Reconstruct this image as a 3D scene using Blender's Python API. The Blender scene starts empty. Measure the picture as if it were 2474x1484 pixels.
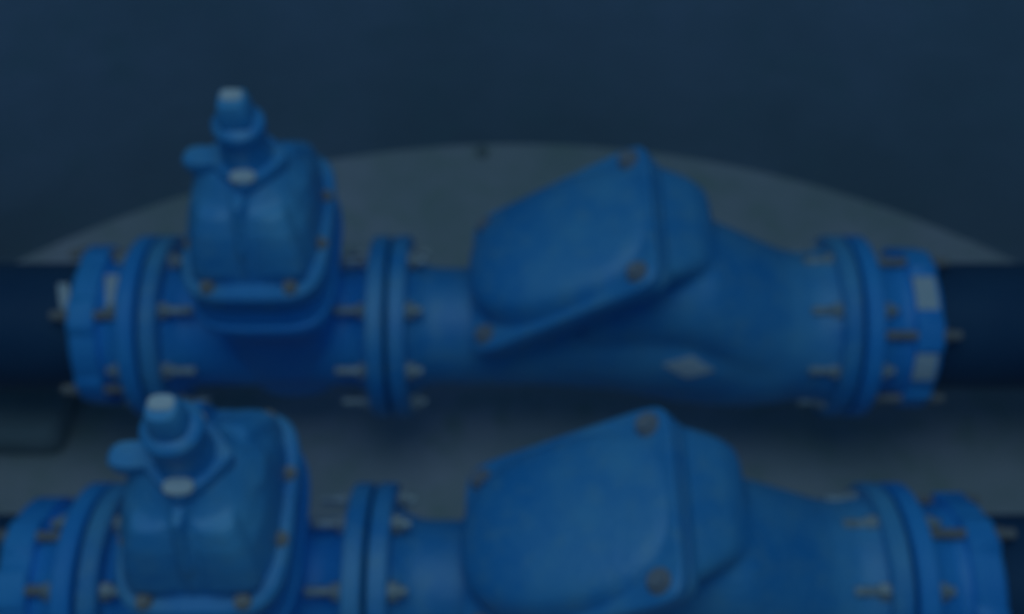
import bpy, bmesh, math, random
from mathutils import Vector, Matrix, noise
S = bpy.context.scene
COL = S.collection
R = math.radians
random.seed(4)

# ------------------------------------------------------------------ camera
CAM = Vector((0.0, -1.1875, 1.8047))
cd = bpy.data.cameras.new('camera'); cam = bpy.data.objects.new('camera', cd); COL.objects.link(cam)
cam.location = CAM
cam.rotation_euler = (R(90 - 55.7), 0, 0)
cd.sensor_width = 36; cd.lens = 36 * 2757 / 2474
cd.clip_start = .05; cd.clip_end = 50
cd.dof.use_dof = True; cd.dof.focus_distance = .62; cd.dof.aperture_fstop = 4.2
S.camera = cam
# ------------------------------------------------------------------ light
W = bpy.data.worlds.new('World'); S.world = W; W.use_nodes = True
bg = W.node_tree.nodes['Background']
bg.inputs[0].default_value = (0.14, 0.50, 1.0, 1); bg.inputs[1].default_value = 0.168
ld = bpy.data.lights.new('chamber_opening_light', 'AREA'); ld.shape = 'DISK'; ld.size = 1.7
ld.energy = 13.6; ld.color = (0.42, 0.69, 0.84)
lo_ = bpy.data.objects.new('chamber_opening_light', ld); COL.objects.link(lo_)
lo_.location = (-.15, -.62, 3.2)
lo_.rotation_euler = (Vector((.05, -.1, 0)) - lo_.location).to_track_quat('-Z', 'Y').to_euler()
S.view_settings.view_transform = 'Standard'; S.view_settings.look = 'None'
S.view_settings.exposure = 0; S.view_settings.gamma = 1; S.view_settings.use_curve_mapping = False

# ------------------------------------------------------------------ materials
def mat(name, base, rough=.5, metal=0, var=None, vscale=4., bump=0., bscale=40., spec=.5, coat=0., rvar=0., coords='Object', var2=None):
    m = bpy.data.materials.new(name); m.use_nodes = True
    nt = m.node_tree; N = nt.nodes; L = nt.links; b = N['Principled BSDF']
    b.inputs['Roughness'].default_value = rough; b.inputs['Metallic'].default_value = metal
    b.inputs['Base Color'].default_value = (*base, 1); b.inputs['Specular IOR Level'].default_value = spec
    b.inputs['Coat Weight'].default_value = coat; b.inputs['Coat Roughness'].default_value = .25
    tc = N.new('ShaderNodeTexCoord')
    def noi(scale, det=5, ro=.6):
        n = N.new('ShaderNodeTexNoise'); n.inputs['Scale'].default_value = scale
        n.inputs['Detail'].default_value = det; n.inputs['Roughness'].default_value = ro
        L.new(tc.outputs[coords], n.inputs['Vector']); return n
    if var:
        n = noi(vscale); cr = N.new('ShaderNodeValToRGB')
        cr.color_ramp.elements[0].position = .36; cr.color_ramp.elements[0].color = (*base, 1)
        cr.color_ramp.elements[1].position = .66; cr.color_ramp.elements[1].color = (*var, 1)
        L.new(n.outputs['Fac'], cr.inputs[0]); out = cr.outputs[0]
        if var2:
            n2 = noi(vscale * 5.3, 4); c2 = N.new('ShaderNodeValToRGB')
            c2.color_ramp.elements[0].position = .5; c2.color_ramp.elements[0].color = (0, 0, 0, 1)
            c2.color_ramp.elements[1].position = .72; c2.color_ramp.elements[1].color = (.7, .7, .7, 1)
            mx = N.new('ShaderNodeMixRGB'); mx.inputs[2].default_value = (*var2, 1)
            L.new(n2.outputs['Fac'], c2.inputs[0]); L.new(c2.outputs[0], mx.inputs[0]); L.new(out, mx.inputs[1]); out = mx.outputs[0]
        L.new(out, b.inputs['Base Color'])
    if rvar:
        n = noi(vscale * 2); mr = N.new('ShaderNodeMapRange'); mr.inputs[3].default_value = rough - rvar; mr.inputs[4].default_value = rough + rvar
        L.new(n.outputs['Fac'], mr.inputs[0]); L.new(mr.outputs[0], b.inputs['Roughness'])
    if bump:
        n = noi(bscale); bp = N.new('ShaderNodeBump'); bp.inputs['Strength'].default_value = bump; bp.inputs['Distance'].default_value = .004
        L.new(n.outputs['Fac'], bp.inputs['Height']); L.new(bp.outputs[0], b.inputs['Normal'])
    return m
M = dict(
    blue=mat('blue_epoxy_paint', (.03, .33, .74), .48, var=(.13, .48, .77), vscale=6, bump=.6, bscale=90, spec=1.0, rvar=.12, var2=(.16, .45, .68)),
    deep_shade=mat('deep_shaded_blue_paint', (.03, .37, .90), .48, var=(.065, .46, .93), vscale=7, bump=.5, bscale=90, spec=.8, rvar=.08),  # blue paint again, gate body shade put into the colour; adapters share it
    steel=mat('zinc_plated_steel', (.66, .66, .64), .45, .3, var=(.40, .36, .33), vscale=60),
    brass=mat('yellow_passivated_stud', (.46, .36, .31), .5, .1, var=(.34, .27, .24), vscale=50),
    rust=mat('dull_bronzed_bolt', (.34, .33, .36), .6, .1, var=(.42, .36, .36), vscale=60),
    tag=mat('white_paper_sticker', (.80, .76, .74), .55, var=(.72, .70, .68), vscale=25),
    black=mat('black_pipe_coating', (.03, .08, .16), .5, var=(.04, .10, .18), vscale=5, bump=.15, bscale=30, spec=.35, rvar=.1),
    rubber=mat('black_rubber_gasket', (.01, .05, .12), .7),
    conc=mat('concrete_floor', (.43, .46, .45), .85, var=(.63, .58, .63), vscale=2.2, bump=.5, bscale=25, var2=(.36, .44, .37), spec=.2),
    wall=mat('chamber_wall_render', (.25, .33, .40), .85, var=(.33, .41, .52), vscale=1.5, bump=1, bscale=12, var2=(.25, .36, .42), spec=.2),
    block=mat('concrete_block', (.32, .37, .38), .85, var=(.40, .44, .44), vscale=8, bump=.5, bscale=40, spec=.2),
    dark=mat('dark_stone', (.24, .28, .28), .8),
)
# ------------------------------------------------------------------ mesh helpers
def obj(name, bm, m, parent=None, smooth=True, bevel=0., remesh=0., smit=0):
    me = bpy.data.meshes.new(name); bmesh.ops.recalc_face_normals(bm, faces=bm.faces[:]); bm.to_mesh(me); bm.free()
    o = bpy.data.objects.new(name, me); COL.objects.link(o)
    if bevel:
        b = o.modifiers.new('b', 'BEVEL'); b.width = bevel; b.segments = 3; b.limit_method = 'ANGLE'; b.angle_limit = R(35)
    if remesh:
        r = o.modifiers.new('r', 'REMESH'); r.mode = 'VOXEL'; r.voxel_size = remesh; r.use_smooth_shade = True
        if smit:
            s = o.modifiers.new('s', 'SMOOTH'); s.iterations = smit; s.factor = .5
    if bevel or remesh:
        dg = bpy.context.evaluated_depsgraph_get(); dg.update()
        me2 = bpy.data.meshes.new_from_object(o.evaluated_get(dg)); o.modifiers.clear(); o.data = me2; me2.name = name; me = me2
    me.materials.clear(); me.materials.append(m)
    if smooth:
        for p in me.polygons: p.use_smooth = True
        if not remesh:
            bm2 = bmesh.new(); bm2.from_mesh(me)
            for e in bm2.edges:
                if len(e.link_faces) == 2 and e.calc_face_angle(0) > R(38): e.smooth = False
            bm2.to_mesh(me); bm2.free()
    if parent: o.parent = parent
    return o
def thing(name, label, cat, loc=(0, 0, 0), group=None):
    o = bpy.data.objects.new(name, None); COL.objects.link(o); o.location = loc; o.empty_display_size = .1
    o['label'] = label; o['category'] = cat
    if group: o['group'] = group
    return o
def frame(d):
    d = Vector(d).normalized(); a = Vector((0, 0, 1)) if abs(d.z) < .9 else Vector((1, 0, 0))
    u = d.cross(a).normalized(); return u, d.cross(u).normalized(), d
def ring_pts(c, u, v, r, n, ph=0):
    return [c + u * r * math.cos(ph + 2 * math.pi * k / n) + v * r * math.sin(ph + 2 * math.pi * k / n) for k in range(n)]
def skin(bm, rings, cap=True):
    vs = [[bm.verts.new(p) for p in r] for r in rings]; n = len(vs[0])
    for a, b in zip(vs, vs[1:]):
        for k in range(n): bm.faces.new((a[k], a[(k + 1) % n], b[(k + 1) % n], b[k]))
    if cap: bm.faces.new(vs[0][::-1]); bm.faces.new(vs[-1])
    return vs
def lathe(bm, o, d, prof, n=48, ph=0):          # prof: (distance along d, radius)
    u, v, d = frame(d); o = Vector(o)
    skin(bm, [ring_pts(o + d * t, u, v, r, n, ph) for t, r in prof])
def cyl(bm, a, b, r, n=24, r2=None, ph=0):
    a = Vector(a); b = Vector(b); lathe(bm, a, b - a, [(0, r), ((b - a).length, r if r2 is None else r2)], n, ph)
def sup(cx, cy, z, hx, hy, e=4., n=40, M4=None):
    P = []
    for k in range(n):
        t = 2 * math.pi * k / n; c = math.cos(t); s = math.sin(t)
        P.append(Vector((cx + hx * math.copysign(abs(c) ** (2 / e), c), cy + hy * math.copysign(abs(s) ** (2 / e), s), z)))
    return [M4 @ p for p in P] if M4 else P
def loft(bm, secs, M4=None, n=40):               # sec: (cx,cy,z,hx,hy,e)
    skin(bm, [sup(*s, n=n, M4=M4) for s in secs])
def box(bm, c, s, M4=None):
    r = bmesh.ops.create_cube(bm, size=1)['verts']
    for v in r:
        p = Vector((v.co.x * s[0], v.co.y * s[1], v.co.z * s[2])) + Vector(c); v.co = M4 @ p if M4 else p
def hexnut(bm, c, d, r, h):
    u, v, d = frame(d); c = Vector(c)
    skin(bm, [ring_pts(c, u, v, r, 6), ring_pts(c + d * h * .8, u, v, r, 6), ring_pts(c + d * h, u, v, r * .86, 6)])

# ------------------------------------------------------------------ the setting
FZ = -.35; CX, CY, CR = .010, -1.2585, 2.0399
bm = bmesh.new()
vs = [bm.verts.new((CX + (CR + .12) * math.cos(k * math.pi / 60), CY + (CR + .12) * math.sin(k * math.pi / 60), FZ)) for k in range(120)]
bm.faces.new(vs); o = obj('floor', bm, M['conc'], smooth=False); o['kind'] = 'structure'; o['label'] = 'pale concrete floor of the round chamber'
bm = bmesh.new()
def wring(r, z): return [Vector((CX + r * math.cos(k * math.pi / 90), CY + r * math.sin(k * math.pi / 90), z)) for k in range(180)]
rg = [wring(CR, FZ - .02), wring(CR, 1.7), wring(CR + .12, 1.7), wring(CR + .12, FZ - .02)]
vv = [[bm.verts.new(p) for p in r] for r in rg]
for a in range(4):
    A_, B_ = vv[a], vv[(a + 1) % 4]
    for k in range(180): bm.faces.new((A_[k], A_[(k + 1) % 180], B_[(k + 1) % 180], B_[k]))
o = obj('wall', bm, M['wall']); o['label'] = 'curved dark grey wall around the chamber behind the pipes'; o['category'] = 'wall'

# ------------------------------------------------------------------ valve parts
FR = .171; FT = .032; GAP = .007; PR = .119
BOLT_A = [R(22.5 + 45 * k) for k in range(8)]            # from vertical, towards the camera
def ang(a, r): return Vector((0, -math.sin(a) * r, math.cos(a) * r))
def flange_bm(x, t, r=FR):
    bm = bmesh.new(); s = .004
    lathe(bm, (x, 0, 0), (1, 0, 0), [(0, r - s), (s, r), (t - s, r), (t, r - s)], 72); return bm
def bolts(root, x0, s, head_len, stud_len, mh=None, ms=None, far_nut=True):
    """bolts through a joint centred on x0; s=+1/-1 is the side of the heads, studs show on the other side"""
    for a in BOLT_A:
        p = ang(a, .143)
        e = x0 + s * (FT + GAP / 2)
        bm = bmesh.new(); hexnut(bm, Vector((e + s * .0005, 0, 0)) + p, (s, 0, 0), .0155, .016)
        cyl(bm, Vector((e + s * .0005, 0, 0)) + p, Vector((e + s * .004, 0, 0)) + p, .018, 20)
        cyl(bm, Vector((e + s * .014, 0, 0)) + p, Vector((e + s * .028, 0, 0)) + p, .0082, 14)
        h = obj('bolt_head', bm, mh or M['steel'], root, smooth=True)
        e2 = x0 - s * (FT + GAP / 2)
        bm = bmesh.new(); hexnut(bm, Vector((e2 - s * .0005, 0, 0)) + p, (-s, 0, 0), .015, .015)
        cyl(bm, Vector((e2, 0, 0)) + p, Vector((e2 - s * stud_len, 0, 0)) + p, .0080, 14)
        obj('bolt_stud', bm, ms or M['steel'], root)

def gate_valve(root, xl, xr, xc, xs):
    # root sits on the pipe axis at x=0
    bm = bmesh.new()
    cyl(bm, (xl + .01, 0, 0), (xr - .01, 0, 0), .112, 56)
    loft(bm, [(xc, 0, -.135, .065, .05, 3), (xc, 0, -.12, .082, .085, 3), (xc, 0, 0, .098, .118, 3), (xc, 0, .12, .104, .120, 3.5), (xc, 0, .19, .106, .142, 4), (xc, 0, .205, .106, .144, 4)])
    for s, x in ((1, xl + FT), (-1, xr - FT)):
        lathe(bm, (x - s * .01, 0, 0), (s, 0, 0), [(0, .140), (.012, .135), (.03, .118), (.05, .110)], 56)
    obj('body', bm, M['deep_shade'], root, remesh=.0045, smit=6)
    obj('end_flange', flange_bm(xl, FT), M['blue'], root)
    obj('end_flange', flange_bm(xr - FT, FT), M['blue'], root)
    bm = bmesh.new()
    loft(bm, [(xc, 0, .205, .108, .146, 4), (xc, 0, .209, .120, .158, 4), (xc, 0, .226, .120, .158, 4), (xc, 0, .230, .116, .153, 4), (xc, 0, .262, .114, .150, 4)], n=96)
    obj('body_flange', bm, M['deep_shade'], root, smooth=True)
    bm = bmesh.new()
    loft(bm, [(xc, 0, .264, .111, .148, 4), (xc, 0, .288, .113, .150, 4), (xc, 0, .292, .119, .157, 4), (xc, 0, .314, .120, .158, 4), (xc, 0, .320, .115, .152, 4)], n=96)
    obj('bonnet_flange', bm, M['blue'], root)
    # bonnet: tall domed cap, two broad lobes in front and behind with a shallow groove between
    bm = bmesh.new()
    loft(bm, [(xc, 0, .305, .104, .132, 4.2), (xc, 0, .335, .103, .130, 4.2), (xc, 0, .365, .101, .120, 3.8), (xc, -.006, .392, .097, .104, 3.6), (xc - .002, -.010, .424, .084, .080, 3), (xc, -.004, .448, .066, .060, 2.4), (xc + .002, 0, .466, .05, .048, 2.2)])
    for sx in (-1, 1):
        for sy in (-1, 1):
            loft(bm, [(xc + sx * .051, sy * .108, .325, .040, .024, 3), (xc + sx * .051, sy * .109, .345, .041, .026, 2.8), (xc + sx * .049, sy * .098, .38, .038, .025, 2.8), (xc + sx * .045, sy * (.086 if sy < 0 else .07), .41, .034, .023, 2.6), (xc + sx * .041, sy * (.070 if sy < 0 else .05), .436, .028, .018, 2.4)], n=24)
    for sy in (-1, 1):
        loft(bm, [(xc, sy * .112, .340, .009, .020, 2.5), (xc, sy * .102, .39, .009, .022, 2.5), (xc, sy * .07, .46, .010, .022, 2.5)], n=24)
    # shoulders running out under the ears
    loft(bm, [(xc + .004, .01, .365, .100, .060, 3), (xc + .004, .01, .42, .092, .048, 3), (xc - .006, .004, .456, .074, .026, 3)])
    obj('bonnet', bm, M['blue'], root, remesh=.004, smit=9)
    # gland plate: narrow ear each side, blunt V in front and behind
    bm = bmesh.new(); P = []
    for k in range(96):
        t = 2 * math.pi * k / 96; c = abs(math.cos(t)); s = abs(math.sin(t))
        d = min(t, 2 * math.pi - t) if math.cos(t) > 0 else abs(t - math.pi)
        ear = (.050 if math.cos(t) > 0 else .101) * math.exp(-(d / R(21)) ** 4)
        dia = 1 / ((c / .068) ** 1.2 + (s / .073) ** 1.2) ** (1 / 1.15)
        r = (.046 ** 8 + ear ** 8 + dia ** 8) ** (1 / 8)
        P.append((r * math.cos(t), r * math.sin(t)))
    rings = []
    for z, k in ((.456, .92), (.462, .98), (.476, 1), (.481, .95)):
        rings.append([Vector((xs + x * k, y * k, z)) for x, y in P])
    skin(bm, rings); obj('gland_plate', bm, M['blue'], root)
    for s in (-1, 1):
        bm = bmesh.new(); loft(bm, [(xs, s * .048, .4815, .020, .0125, 2.4), (xs, s * .048, .487, .020, .0125, 2.4), (xs, s * .048, .490, .017, .010, 2.4)], n=32)
        obj('gland_bolt', bm, M['tag'], root)
    bm = bmesh.new()
    lathe(bm, (xs, 0, .476), (0, 0, 1), [(0, .048), (.006, .040), (.018, .037), (.045, .036), (.0585, .036)], 40)
    obj('gland_neck', bm, M['blue'], root)
    bm = bmesh.new()
    lathe(bm, (xs, 0, .5355), (0, 0, 1), [(0, .036), (.004, .040), (.018, .040), (.024, .035), (.027, .026)], 40)
    obj('collar', bm, M['blue'], root)
    bm = bmesh.new()
    cyl(bm, (xs, 0, .560), (xs, 0, .57), .021, 24)
    e_ = 5 if xs > -.415 else 2.6
    loft(bm, [(xs, 0, .565, .0255, .0255, e_), (xs, 0, .600, .0215, .0215, e_), (xs, 0, .604, .0185, .0185, e_)], n=48)
    cap = obj('spindle_cap', bm, M['blue'], root)
    bm = bmesh.new(); loft(bm, [(xs - .001, .006, .6045, .0165, .0115, 3), (xs - .001, .006, .607, .0145, .0095, 3)], n=48)
    obj('worn_cap_top', bm, M['tag'], cap)
    for sx, sy in ((-1, -1), (1, -1), (-1, 1), (1, 1)):
        bm = bmesh.new(); c = (xc + sx * .066, sy * .139, .3205); cyl(bm, c, (c[0], c[1], .3225), .012, 20); cyl(bm, c, (c[0], c[1], .331), .0095, 16)
        obj('bonnet_bolt', bm, M['brass'], root)
    for sy in (-.05, .05):
        for sx in (-1, 1):
            bm = bmesh.new(); c = (xc + sx * .106, sy, .3205); cyl(bm, c, (c[0], c[1], .323), .0115, 20); cyl(bm, c, (c[0], c[1], .329), .008, 16)
            obj('bonnet_bolt', bm, M['brass'], root)

TH = R(36.6)
def check_valve(root, xl, xr, x0):
    """x0 is the lower (left) end of the inclined cover's top plane"""
    n = Vector((-math.sin(TH), 0, math.cos(TH))); t = Vector((math.cos(TH), 0, math.sin(TH)))
    z0 = .124; LEN = .376; HY = .149
    o = Vector((x0, .006, z0)) + t * LEN / 2
    Mx = Matrix((( t.x, 0, n.x, o.x), (0, 1, 0, o.y), (t.z, 0, n.z, o.z), (0, 0, 0, 1)))
    bm = bmesh.new()
    # run of the valve
    xs = [(xl + .01, .112), (xl + .12, .110), (xl + .30, .112), (xl + .42, .122), (xl + .52, .142), (xl + .62, .152), (xl + .70, .150), (xr - .10, .142), (xr - .045, .138), (xr - .01, .138)]
    lathe(bm, (0, 0, 0), (1, 0, 0), xs, 64)
    # inclined housing, from the cover's flange down into the run
    loft(bm, [(0, .008, -.04, LEN / 2 - .006, HY - .010, 8), (.010, .020, -.075, LEN / 2 + .004, HY - .019, 7), (.024, .031, -.11, LEN / 2 + .008, HY - .031, 6.5), (.034, .040, -.145, LEN / 2 + .006, HY - .042, 6), (.036, .042, -.170, LEN / 2 - .006, HY - .054, 5), (.03, .034, -.20, LEN / 2 - .05, HY - .062, 3), (.03, 0, -.27, .11, .09, 2.5)], Mx)
    # long back fairing down to the outlet
    skin(bm, [[Vector((x, y, z + cz)) for (y, z) in [(hw * math.cos(2 * math.pi * k / 32), hw * math.sin(2 * math.pi * k / 32)) for k in range(32)]]
              for x, hw, cz in ((x0 + .20, .10, .10), (x0 + .36, .120, .135), (x0 + .42, .130, .122), (x0 + .47, .138, .080), (x0 + .52, .142, .042), (x0 + .57, .142, .010), (x0 + .62, .138, 0))])
    skin(bm, [[Vector((x, hw * math.cos(2 * math.pi * k / 48), cz + hw * math.sin(2 * math.pi * k / 48))) for k in range(48)]
              for x, hw, cz in ((x0 + .12, .104, .01), (x0 + .22, .122, .022), (x0 + .31, .140, .032), (x0 + .39, .150, .030), (x0 + .46, .151, .018), (x0 + .54, .147, .004), (x0 + .62, .139, 0))])
    # neck hubs at the flanges
    for s, x, r in ((1, xl + FT, .112), (-1, xr - FT, .138)):
        lathe(bm, (x - s * .01, 0, 0), (s, 0, 0), [(0, min(r + .025, .15)), (.012, min(r + .02, .148)), (.035, r + .004), (.06, r - .004)], 56)
    body = obj('body', bm, M['blue'], root, remesh=.005, smit=32)
    obj('end_flange', flange_bm(xl, FT), M['blue'], root)
    obj('end_flange', flange_bm(xr - FT, FT), M['blue'], root)
    bm = bmesh.new()
    loft(bm, [(0, .004, -.052, LEN / 2 - .004, HY - .010, 10), (0, .004, -.049, LEN / 2, HY - .004, 10), (0, .003, -.031, LEN / 2, HY - .003, 10), (0, .003, -.028, LEN / 2 - .004, HY - .006, 10)], Mx, n=96)
    obj('housing_flange', bm, M['blue'], root)
    bm = bmesh.new()
    loft(bm, [(0, 0, -.025, LEN / 2 - .003, HY - .002, 10), (0, 0, -.022, LEN / 2 + .001, HY + .002, 10), (0, 0, -.004, LEN / 2 + .001, HY + .002, 10), (0, 0, 0, LEN / 2 - .003, HY - .002, 10)], Mx, n=96)
    c = obj('cover', bm, M['blue'], root)
    bm = bmesh.new()
    prof = [(1.0, -.004), (.985, .006), (.955, .024), (.91, .044), (.85, .058), (.76, .069), (.62, .081), (.42, .092), (.2, .098), (.03, .099)]
    secs = []
    for k, z in prof:
        ring = sup(0, 0, z, (LEN / 2 - .010) * k, (HY - .010) * k, 2.5, 72)
        secs.append([Mx @ Vector((p.x, p.y, p.z * max(.02, .50 - .46 * p.x / (LEN / 2) - .12 * p.y / HY) if p.z > 0 else p.z)) for p in ring])
    skin(bm, secs)
    obj('dome', bm, M['blue'], c)
    for sx in (-1, 1):
        for sy in (-1, 1):
            q = (sx * (LEN / 2 - .034), sy * (HY - .030))
            bm = bmesh.new(); u = Mx.to_3x3() @ Vector((0, 0, 1)); p = Mx @ Vector((q[0], q[1], .0005))
            cyl(bm, p, p + u * .003, .0185, 24); hexnut(bm, p + u * .003, u, .0145, .011)
            obj('cover_bolt', bm, M['rust'], root)
    # pale lozenge plate on the front of the body, laid on its surface
    from mathutils.bvhtree import BVHTree
    tree = BVHTree.FromPolygons([v.co for v in body.data.vertices], [p.vertices for p in body.data.polygons])
    bm = bmesh.new(); V = [(-.046, -.03), (.004, -.15), (.046, .04), (-.002, .15)]; xm = x0 + .386
    n_ = 7; grid = {}
    for i in range(n_ + 1):
        for j in range(n_ + 1):
            s, t2 = i / n_, j / n_
            dx, da = [V[0][q] * (1 - s) * (1 - t2) + V[1][q] * s * (1 - t2) + V[2][q] * s * t2 + V[3][q] * (1 - s) * t2 for q in (0, 1)]
            d = ang(R(60) + da, 1); q0 = Vector((xm + dx, 0, 0)) + d * .4
            hit, nn, _, _ = tree.ray_cast(q0, -d)
            for q, off in ((0, .0008), (1, .004)): grid[i, j, q] = bm.verts.new(hit + nn * off)
    for i in range(n_):
        for j in range(n_):
            for q in (0, 1): bm.faces.new((grid[i, j, q], grid[i + 1, j, q], grid[i + 1, j + 1, q], grid[i, j + 1, q]))
        for j in (0, n_):
            bm.faces.new((grid[i, j, 0], grid[i + 1, j, 0], grid[i + 1, j, 1], grid[i, j, 1]))
            bm.faces.new((grid[j, i, 0], grid[j, i + 1, 0], grid[j, i + 1, 1], grid[j, i, 1]))
    obj('maker_plate', bm, M['tag'], root)

def arc_patch(bm, x0, x1, a0, a1, r, sk=0., th=.0018):
    n_ = 8; g = {}
    for i in range(n_ + 1):
        a = a0 + (a1 - a0) * i / n_
        for j, x in enumerate((x0, x1)):
            for q in (0, 1): g[i, j, q] = bm.verts.new(Vector((x + sk * (i / n_ - .5), 0, 0)) + ang(a, r + q * th))
    for i in range(n_):
        for q in (0, 1): bm.faces.new((g[i, 0, q], g[i + 1, 0, q], g[i + 1, 1, q], g[i, 1, q]))
        for j in (0, 1): bm.faces.new((g[i, j, 0], g[i + 1, j, 0], g[i + 1, j, 1], g[i, j, 1]))
    for i in (0, n_): bm.faces.new((g[i, 0, 0], g[i, 1, 0], g[i, 1, 1], g[i, 0, 1]))

def adapter(root, x, s, studs, stickers, r0=.092):
    """flange adapter; x = joint face, s = direction away from the valve, studs = angles"""
    a, b = (x, x + FT) if s > 0 else (x - FT, x)
    obj('end_flange', flange_bm(a, FT), M['deep_shade'], root)
    bm = bmesh.new(); d = (s, 0, 0)
    lathe(bm, (x + s * (FT - .005), 0, 0), d, [(0, .150), (.010, .147), (.022, .136), (.05, .132), (.058, .137), (.066, .137), (.075, .134)], 56)
    obj('sleeve', bm, M['deep_shade'], root)
    # clamping ring: lobed where the studs pass through
    bm = bmesh.new(); N_ = 144; rings = []
    def rr(t):
        r = .147
        for q in studs:
            dlt = abs((t - q + math.pi) % (2 * math.pi) - math.pi)
            r = max(r, .147 + .008 * max(0., min(1., (R(13) - dlt) / R(3))))
        return r
    for dx, k in ((r0, -.004), (r0 + .004, 0), (r0 + .044, 0), (r0 + .050, -.005)):
        rings.append([Vector((x + s * dx, 0, 0)) + ang(2 * math.pi * i / N_, rr(2 * math.pi * i / N_) + k) for i in range(N_)])
    skin(bm, rings); ring = obj('clamp_ring', bm, M['deep_shade'], root)
    bm = bmesh.new(); lathe(bm, (x + s * (r0 + .0505), 0, 0), d, [(0, .128), (.006, .127), (.008, .1215)], 48); obj('rubber_seal', bm, M['rubber'], root)
    for q in studs:
        p = ang(q, .1445)
        bm = bmesh.new(); cyl(bm, Vector((x + s * (FT - .002), 0, 0)) + p, Vector((x + s * (r0 + .078), 0, 0)) + p, .0085, 14)
        hexnut(bm, Vector((x + s * (r0 + .0505), 0, 0)) + p, d, .0125, .010)
        obj('tie_stud', bm, M['brass'], root)
    for on, x0, x1, a0, a1, sk in stickers:
        bm = bmesh.new(); r = {'ring': .1476, 'sleeve': .1378, 'pipe': PR + .0012}[on]
        arc_patch(bm, x + s * x0, x + s * x1, R(a0), R(a1), r, sk)
        obj('sticker', bm, M['tag'], ring if on == 'ring' else root)

def black_pipe(root, x0, x1):
    bm = bmesh.new(); lathe(bm, (x0, 0, 0), (1, 0, 0), [(0, PR), ((x1 - x0) * .5, PR), (x1 - x0, PR)], 64)
    obj('pipe_wall', bm, M['black'], root)

# ------------------------------------------------------------------ the two lines
def line(y, xL, xM, xR, xc, xs, x0, which):
    g = GAP / 2
    r = thing('gate_valve', {'far': 'blue gate valve on the far pipe, square spindle cap against the wall', 'near': 'blue gate valve on the near pipe, lowest and largest in the picture'}[which], 'valve', (0, y, 0), 'gate valves at the left of each pipe line')
    gate_valve(r, xL + g, xM - g, xc, xs); bolts(r, xL, -1, .03, .058)
    r = thing('check_valve', {'far': 'blue check valve with sloping domed cover on the far pipe, pale lozenge plate below', 'near': 'blue check valve with sloping domed cover on the near pipe, nearest the camera'}[which], 'valve', (0, y, 0), 'check valves with sloping covers')
    check_valve(r, xM + g, xR - g, x0); bolts(r, xM, 1, .03, .056)
    sl = {'far': [('sleeve', .034, .066, -8, 23, .016), ('pipe', .136, .156, -6, 20, .016)], 'near': []}[which]
    r = thing('flange_adapter', {'far': 'dark blue flange adapter left of the far gate valve, pale stickers beside its ring', 'near': 'dark blue flange adapter left of the near gate valve, in the lower left corner'}[which], 'pipe coupling', (0, y, 0), 'flange adapters joining valves to black pipes')
    adapter(r, xL - g, -1, [R(q) for q in ((-34, 26, 86, 146, 206, 266) if which == 'far' else (-12, 28 - 6, 78, 138, 198, 258))], [], .074)
    ad = r
    for on, x0_, x1_, a0, a1, sk in sl:
        bm = bmesh.new(); rr_ = {'sleeve': .1378, 'pipe': PR + .0012}[on]
        arc_patch(bm, xL - x0_, xL - x1_, R(a0), R(a1), rr_, sk); obj('sticker', bm, M['tag'], ad)
    r = thing('flange_adapter', {'far': 'blue flange adapter right of the far check valve, two white stickers on its ring', 'near': 'blue flange adapter right of the near check valve, in the lower right corner'}[which], 'pipe coupling', (0, y, 0), 'flange adapters joining valves to black pipes')
    adapter(r, xR + g, 1, [R(q) for q in ((-20, 40, 100, 160, 220, 280) if which == 'far' else (-14, 46, 106, 166, 226, 286))],
            [('ring', .093, .132, -3, 22, 0.), ('ring', .093, .132, 53, 74, 0.)] if which == 'far' else [])
    bolts(r, xR, 1, .03, .052)
    r = thing('black_pipe', {'far': 'black pipe behind, running left out of the far flange adapter', 'near': 'black pipe in front, just showing at the lower left edge'}[which], 'pipe', (0, y, 0), 'black pipes')
    black_pipe(r, -1.72 if y > -.2 else -1.90, xL - .09)
    r = thing('black_pipe', {'far': 'black pipe behind, running right out of the far flange adapter', 'near': 'black pipe in front, just showing at the lower right edge'}[which], 'pipe', (0, y, 0), 'black pipes')
    black_pipe(r, xR + .09, 1.72 if y > -.2 else 1.90)

line(0, -.659, -.2234, .619, -.419, -.409, -.074, 'far')
line(-.514, -.657, -.223, .607, -.426, -.422, -.076, 'near')

# ------------------------------------------------------------------ support block, debris
bm = bmesh.new(); box(bm, (-1.295, .06, FZ + .045), (.72, .32, .09))
o = obj('support_block', bm, M['block'], bevel=.03); o['label'] = 'low grey concrete block under the far black pipe at the left edge'; o['category'] = 'block'
bm = bmesh.new(); bmesh.ops.create_icosphere(bm, subdivisions=2, radius=.016)
for v in bm.verts: v.co *= 1 + .3 * noise.noise(v.co * 60); v.co.z *= .6
o = obj('stone', bm, M['dark']); o.location = (-.075, .748, FZ + .008); o['label'] = 'small dark stone on the pale floor against the wall'; o['category'] = 'stone'
# thing with one pipe_wall part: fold it into the thing itself
for e in [o for o in COL.objects if o.type == 'EMPTY' and o.name.startswith('black_pipe')]:
    ch = e.children[0]; props = {k: e[k] for k in ('label', 'category', 'group')}; loc = e.location.copy(); nm = e.name
    bpy.data.objects.remove(e); ch.parent = None; ch.location = loc; ch.name = nm
    for k, v in props.items(): ch[k] = v
